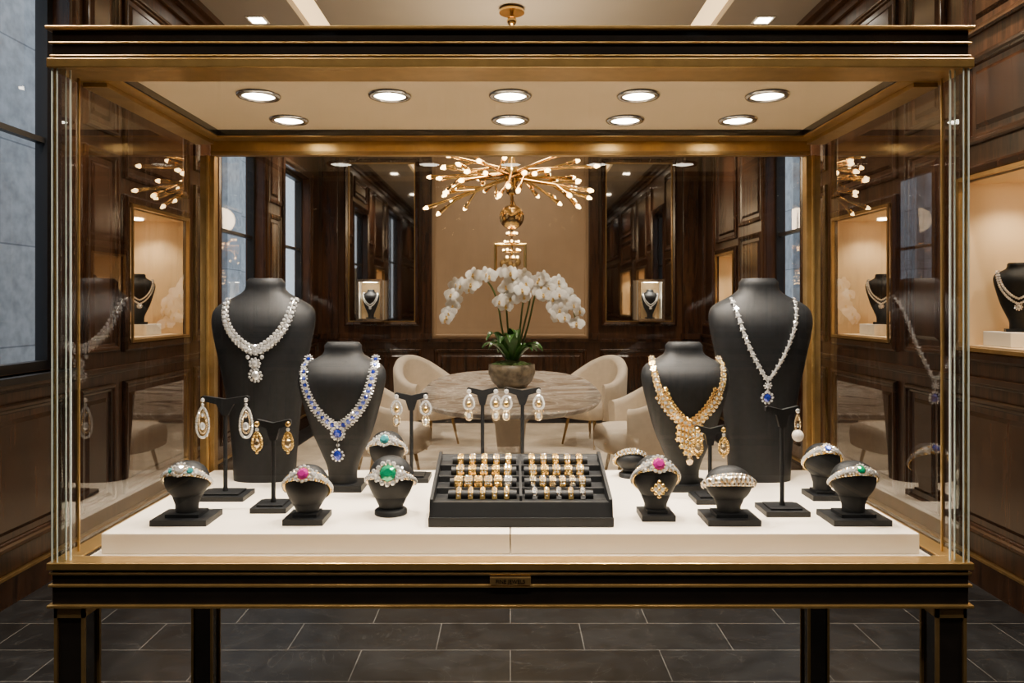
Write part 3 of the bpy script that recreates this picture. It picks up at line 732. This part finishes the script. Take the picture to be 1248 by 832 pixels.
# ------------------------------------------------------------------ dining area
mb=MB(); mb.box(-2.0,2.0,3.95,8.3,0,.008); mb.build('area_rug',[RUG])
TY=5.35
table=empty('marble_dining_table',(0,TY,.0085))
def sup(hx,hy,z,p=2.6,seg=48):
    r=[]
    for j in range(seg):
        a=2*pi*j/seg; c,s=math.cos(a),math.sin(a); r.append((hx*math.copysign(abs(c)**(2/p),c),hy*math.copysign(abs(s)**(2/p),s),z))
    return r
mb=MB(); mb.loft([sup(.57,1.27,.699),sup(.61,1.31,.712),sup(.62,1.32,.734),sup(.612,1.312,.742)],0,False,True); mb.build('table_top',[MARBLE],parent=table)
mb=MB()
for yy in (-.65,.65): mb.lathe([(.24,0),(.23,.03),(.10,.10),(.07,.3),(.10,.58),(.2,.70)],(0,yy,0),28,0)
mb.build('pedestals',[FABRIC],parent=table)
def chair(X,Y,rot):
    e=empty('tub_dining_chair',(X,Y,.0085),rot)
    mb=MB(); rings=[]
    NN=28
    for i in range(NN+1):
        th=math.radians(-118+236*i/NN); k=math.cos(th*.76)**2 if abs(th)<2.06 else 0
        top=.60+.24*max(0,k); ro,ri=.31+.03*k,.245; zb=.26
        d=Vector((-math.cos(th),math.sin(th),0))
        prof=[(ro-.05,zb),(ro-.02,zb+.03),(ro,zb+.2),(ro+.01,top-.04),(ro-.005,top-.008),(ro-.03,top),(ri+.005,top-.012),(ri-.005,top-.05),(ri-.01,zb+.2),(ri,zb)]
        rings.append([(d.x*r*.98,d.y*r,z) for r,z in prof])
    mb.loft(rings,0,True,True)
    mb.build('tub_back',[FABRIC],parent=e)
    mb=MB(); mb.loft([sup(.22,.225,.27,3),sup(.255,.245,.29,3),sup(.262,.25,.38,3),sup(.25,.24,.43,3),sup(.20,.19,.448,3)],0,True,True)
    mb.v=[(x+.045,y,z) for x,y,z in mb.v]; mb.build('seat_cushion',[FABRIC],parent=e)
    mb=MB()
    for sx in (-1,1):
        for sy in (-1,1): mb.tube([(sx*.15,sy*.16,.28),(sx*.20,sy*.20,.0025)],[.016,.009],10)
    mb.build('legs',[BRASSD],parent=e)
chair(-.90,5.45,-.1); chair(.93,5.45,pi+.1); chair(-.78,7.05,-.75); chair(.78,7.05,pi+.75)

# orchid
orc=empty('potted_orchid',(.01,5.3,.7512))
mb=MB(); mb.lathe([(.08,0),(.10,.0),(.145,.045),(.168,.10),(.165,.165),(.152,.168),(.148,.14),(.02,.13)],(0,0,0),32); mb.build('bowl',[BOWL],parent=orc)
mb=MB(); mb.lathe([(.15,.14),(.12,.17),(.06,.19),(.01,.195)],(0,0,0),24)
for k in range(60):
    a=random.uniform(0,2*pi); r=random.uniform(.02,.14); mb.sphere((r*math.cos(a),r*math.sin(a),.18-.25*r*r*4),random.uniform(.012,.025),0,(1,1,.7),7,5)
mb.build('moss',[MOSS],parent=orc)
mb=MB()
for k in range(16):
    a=2*pi*k/16+random.uniform(-.2,.2); L=random.uniform(.17,.25); W=.048; lift=random.uniform(.12,.34)
    d=Vector((math.cos(a),math.sin(a),0)); s=Vector((-d.y,d.x,0)); rows_=[]
    for i in range(9):
        t=i/8; c=d*(.02+L*t*.9)+Vector((0,0,.16+lift*math.sin(t*2.2)*(.9)-.02*t)); w=W*math.sin(pi*min(1,.12+t*.86))**.7
        rows_.append([c-s*w+Vector((0,0,.014)),c-s*w*.5+Vector((0,0,.005)),c,c+s*w*.5+Vector((0,0,.005)),c+s*w+Vector((0,0,.014))])
    mb.loft(rows_,0,True,False,closed=False)
mb.build('leaves',[LEAF],parent=orc)
def bez(P,n=26):
    out=[]
    for i in range(n+1):
        t=i/n*(len(P)-1); k=min(int(t),len(P)-2); u=t-k
        p0,p1,p2,p3=[Vector(P[max(0,min(len(P)-1,k+q))]) for q in (-1,0,1,2)]
        out.append(.5*((2*p1)+(p2-p0)*u+(2*p0-5*p1+4*p2-p3)*u*u+(3*p1-p0-3*p2+p3)*u**3))
    return out
mb=MB(); fm=MB()
def flower(c,f,sz):
    x,y,n=basis(f); roll=random.uniform(-.25,.25)
    def petal(ang,L,W,m=0,cup=.12):
        ang+=roll; d=x*math.cos(ang)+y*math.sin(ang); s=n.cross(d); R=[]
        for i in range(6):
            t=i/5; w=W*math.sin(pi*min(1,.10+.85*t))**.6; cc=Vector(c)+d*L*t+n*(cup*L*math.sin(t*pi*.9)-.05*L*t)
            R.append([cc-s*w-n*w*.2,cc,cc+s*w-n*w*.2])
        fm.loft(R,m,True,False,closed=False)
    petal(pi/2,sz*.95,sz*.34); petal(pi*1.22,sz*.9,sz*.30); petal(-pi*.22,sz*.9,sz*.30)
    petal(.12,sz*1.05,sz*.55); petal(pi-.12,sz*1.05,sz*.55)
    petal(-pi/2,sz*.45,sz*.18,1,.6); fm.sphere(Vector(c)+n*sz*.18,sz*.12,1,seg=6,rg=4)
stems=[[(-.02,0,.15),(-.07,-.01,.42),(-.11,-.02,.64),(-.19,-.03,.77),(-.31,-.05,.77),(-.41,-.06,.66),(-.46,-.06,.50)],
       [(.03,0,.15),(.06,0,.42),(.09,-.01,.64),(.17,-.03,.77),(.30,-.05,.76),(.40,-.06,.66),(.45,-.05,.50)],
       [(0,-.02,.15),(-.03,-.03,.45),(-.04,-.05,.68),(-.02,-.10,.79),(.05,-.16,.76),(.10,-.18,.64)],
       [(.02,.02,.15),(.09,.02,.45),(.13,.0,.64),(.10,-.06,.77),(.0,-.12,.76),(-.07,-.15,.63)],
       [(.03,.02,.15),(.12,.03,.45),(.17,.02,.66),(.23,-.03,.74),(.29,-.08,.66),(.33,-.1,.54)]]
for si,S in enumerate(stems):
    pts=bez(S); mb.tube(pts,[.0085-.004*i/len(pts) for i in range(len(pts))],6)
    n0=int(len(pts)*.50)
    for i in range(n0,len(pts)):
        for rep in range(2 if (i%3==0) else 1):
            off=Vector((random.uniform(-.04,.04),random.uniform(-.09,.0),random.uniform(-.06,.03)))
            flower(pts[i]+off,(random.uniform(-.5,.5)+pts[i].x*.5,-1,random.uniform(-.25,.3)),random.uniform(.050,.062))
mb.build('stems',[STEM],parent=orc); fm.build('blossoms',[PETAL,LIP],parent=orc)

# chandelier
ch=empty('sputnik_chandelier',(.01,5.25,0))
mb=MB(); bl=MB(); zc=2.27
mb.lathe([(.09,ZC-.035),(.09,ZC-.02),(.07,ZC-.0005)],(0,0,0),24); mb.sphere((0,0,ZC-.09),.035,0); mb.tube([(0,0,ZC-.03),(0,0,1.98)],.013,10)
mb.lathe([(.02,2.12),(.045,2.14),(.035,2.2),(.06,2.24),(.06,2.30),(.03,2.34),(.015,2.42)],(0,0,0),20)
random.seed(11)
def bulb(p,d):
    d=Vector(d).normalized(); p=Vector(p); mb.tube([p-d*.045,p+d*.014],.014,8); mb.tube([p+d*.008,p+d*.016],.018,8)
    bl.sphere(p+d*.030,.0155,0,seg=8,rg=6); bl.sphere(p+d*.046,.010,0,seg=8,rg=6)
na=20
for k in range(na):
    a=2*pi*k/na+random.uniform(-.08,.08); el=(-.34,-.12,.10,-.22,.0)[k%5]; L=random.uniform(.46,.62)
    d=Vector((math.cos(a)*math.cos(el),math.sin(a)*math.cos(el),math.sin(el))); o=Vector((0,0,zc+random.uniform(-.03,.03)))
    e1=o+d*L; mb.tube([o,e1],[.013,.010],6); bulb(e1,d)
    for fr,da,de,l2 in ((.45,.55,.22,.20),(.62,-.5,-.35,.19)):
        if random.random()<.85:
            b0=o+d*L*fr; a2=a+da*random.uniform(.7,1.2); e2=el+de*random.uniform(.6,1.5)
            d2=Vector((math.cos(a2)*math.cos(e2),math.sin(a2)*math.cos(e2),math.sin(e2))); mb.tube([b0,b0+d2*l2],.0085,6); bulb(b0+d2*l2,d2)
mb.sphere((0,0,1.965),.088,0,seg=28,rg=18)
mb.tube([(0,0,1.88),(0,0,1.66)],.006,8)
for zz,r in ((1.84,.035),(1.78,.05),(1.72,.06),(1.67,.04)):
    mb.tube([(r*math.cos(2*pi*j/20),r*math.sin(2*pi*j/20),zz) for j in range(20)],.005,6,closed=True)
    for j in range(4): mb.tube([(0,0,zz),(r*math.cos(pi*j/2),r*math.sin(pi*j/2),zz)],.004,5)
    for j in range(5):
        a=2*pi*j/5+zz*9; bl.sphere((r*math.cos(a),r*math.sin(a),zz+.012),.009,0,seg=8,rg=6)
mb.build('brass_arms',[BRASSM],parent=ch); bl.build('bulbs',[BULB],parent=ch)
l=bpy.data.lights.new('chandelier_glow','POINT'); l.energy=60; l.color=(1,.76,.48); l.shadow_soft_size=.2
o=bpy.data.objects.new('chandelier_glow',l); scene.collection.objects.link(o); o.location=(0,0,2.72); o.parent=ch

RC=(1,.86,.69)
for y,en in ((-1.2,120),(1.0,150),(3.2,165),(5.46,165),(7.4,160)):  # pair over the table is visible; the other pairs are added for lighting
    for s in (-1,1):
        x=s*1.87
        mb=MB(); mb.box(x-.07,x+.07,y-.07,y+.07,ZC-.006,ZC-.0005,0); mb.box(x-.05,x+.05,y-.05,y+.05,ZC-.010,ZC-.006,1)
        e=empty('recessed_ceiling_light'); mb.build('fixture',[CARD,LAMP],parent=e)
        spot('ceiling_spot',(x,y,ZC-.03),en,105,.8,RC,.05,e)
def fill_light(x,y,en,ang,tgt=None):  # added, unseen ceiling lights that brighten case front, orchid and back wall
    mb=MB(); mb.lathe([(.05,-.01),(.06,-.008),(.06,0)],(x,y,ZC-.0005),20); e=empty('added_fill_light'); mb.build('fixture',[LAMP],parent=e)
    spot('added_fill_spot',(x,y,ZC-.03),en,ang,.8,RC,.05,e,tgt)
fill_light(0,7.2,80,80,(0,8.7,1.9))
fill_light(0,4.1,260,42,(0,5.3,1.3)); fill_light(0,6.4,150,90)
for x in (-.9,0,.9): fill_light(x,.35,105,75,(x,1.6,1.3))

w=bpy.data.worlds.new('overcast_sky'); scene.world=w; w.use_nodes=True
bg=w.node_tree.nodes['Background']; bg.inputs[0].default_value=(.62,.71,.82,1); bg.inputs[1].default_value=2.1

cam=bpy.data.cameras.new('camera'); co=bpy.data.objects.new('camera',cam); scene.collection.objects.link(co)
co.location=(0,0,1.35); co.rotation_euler=(pi/2,0,0); cam.sensor_width=36; cam.lens=25.96; cam.shift_y=-46/1248; cam.shift_x=2/1248
cam.clip_start=.05; scene.camera=co
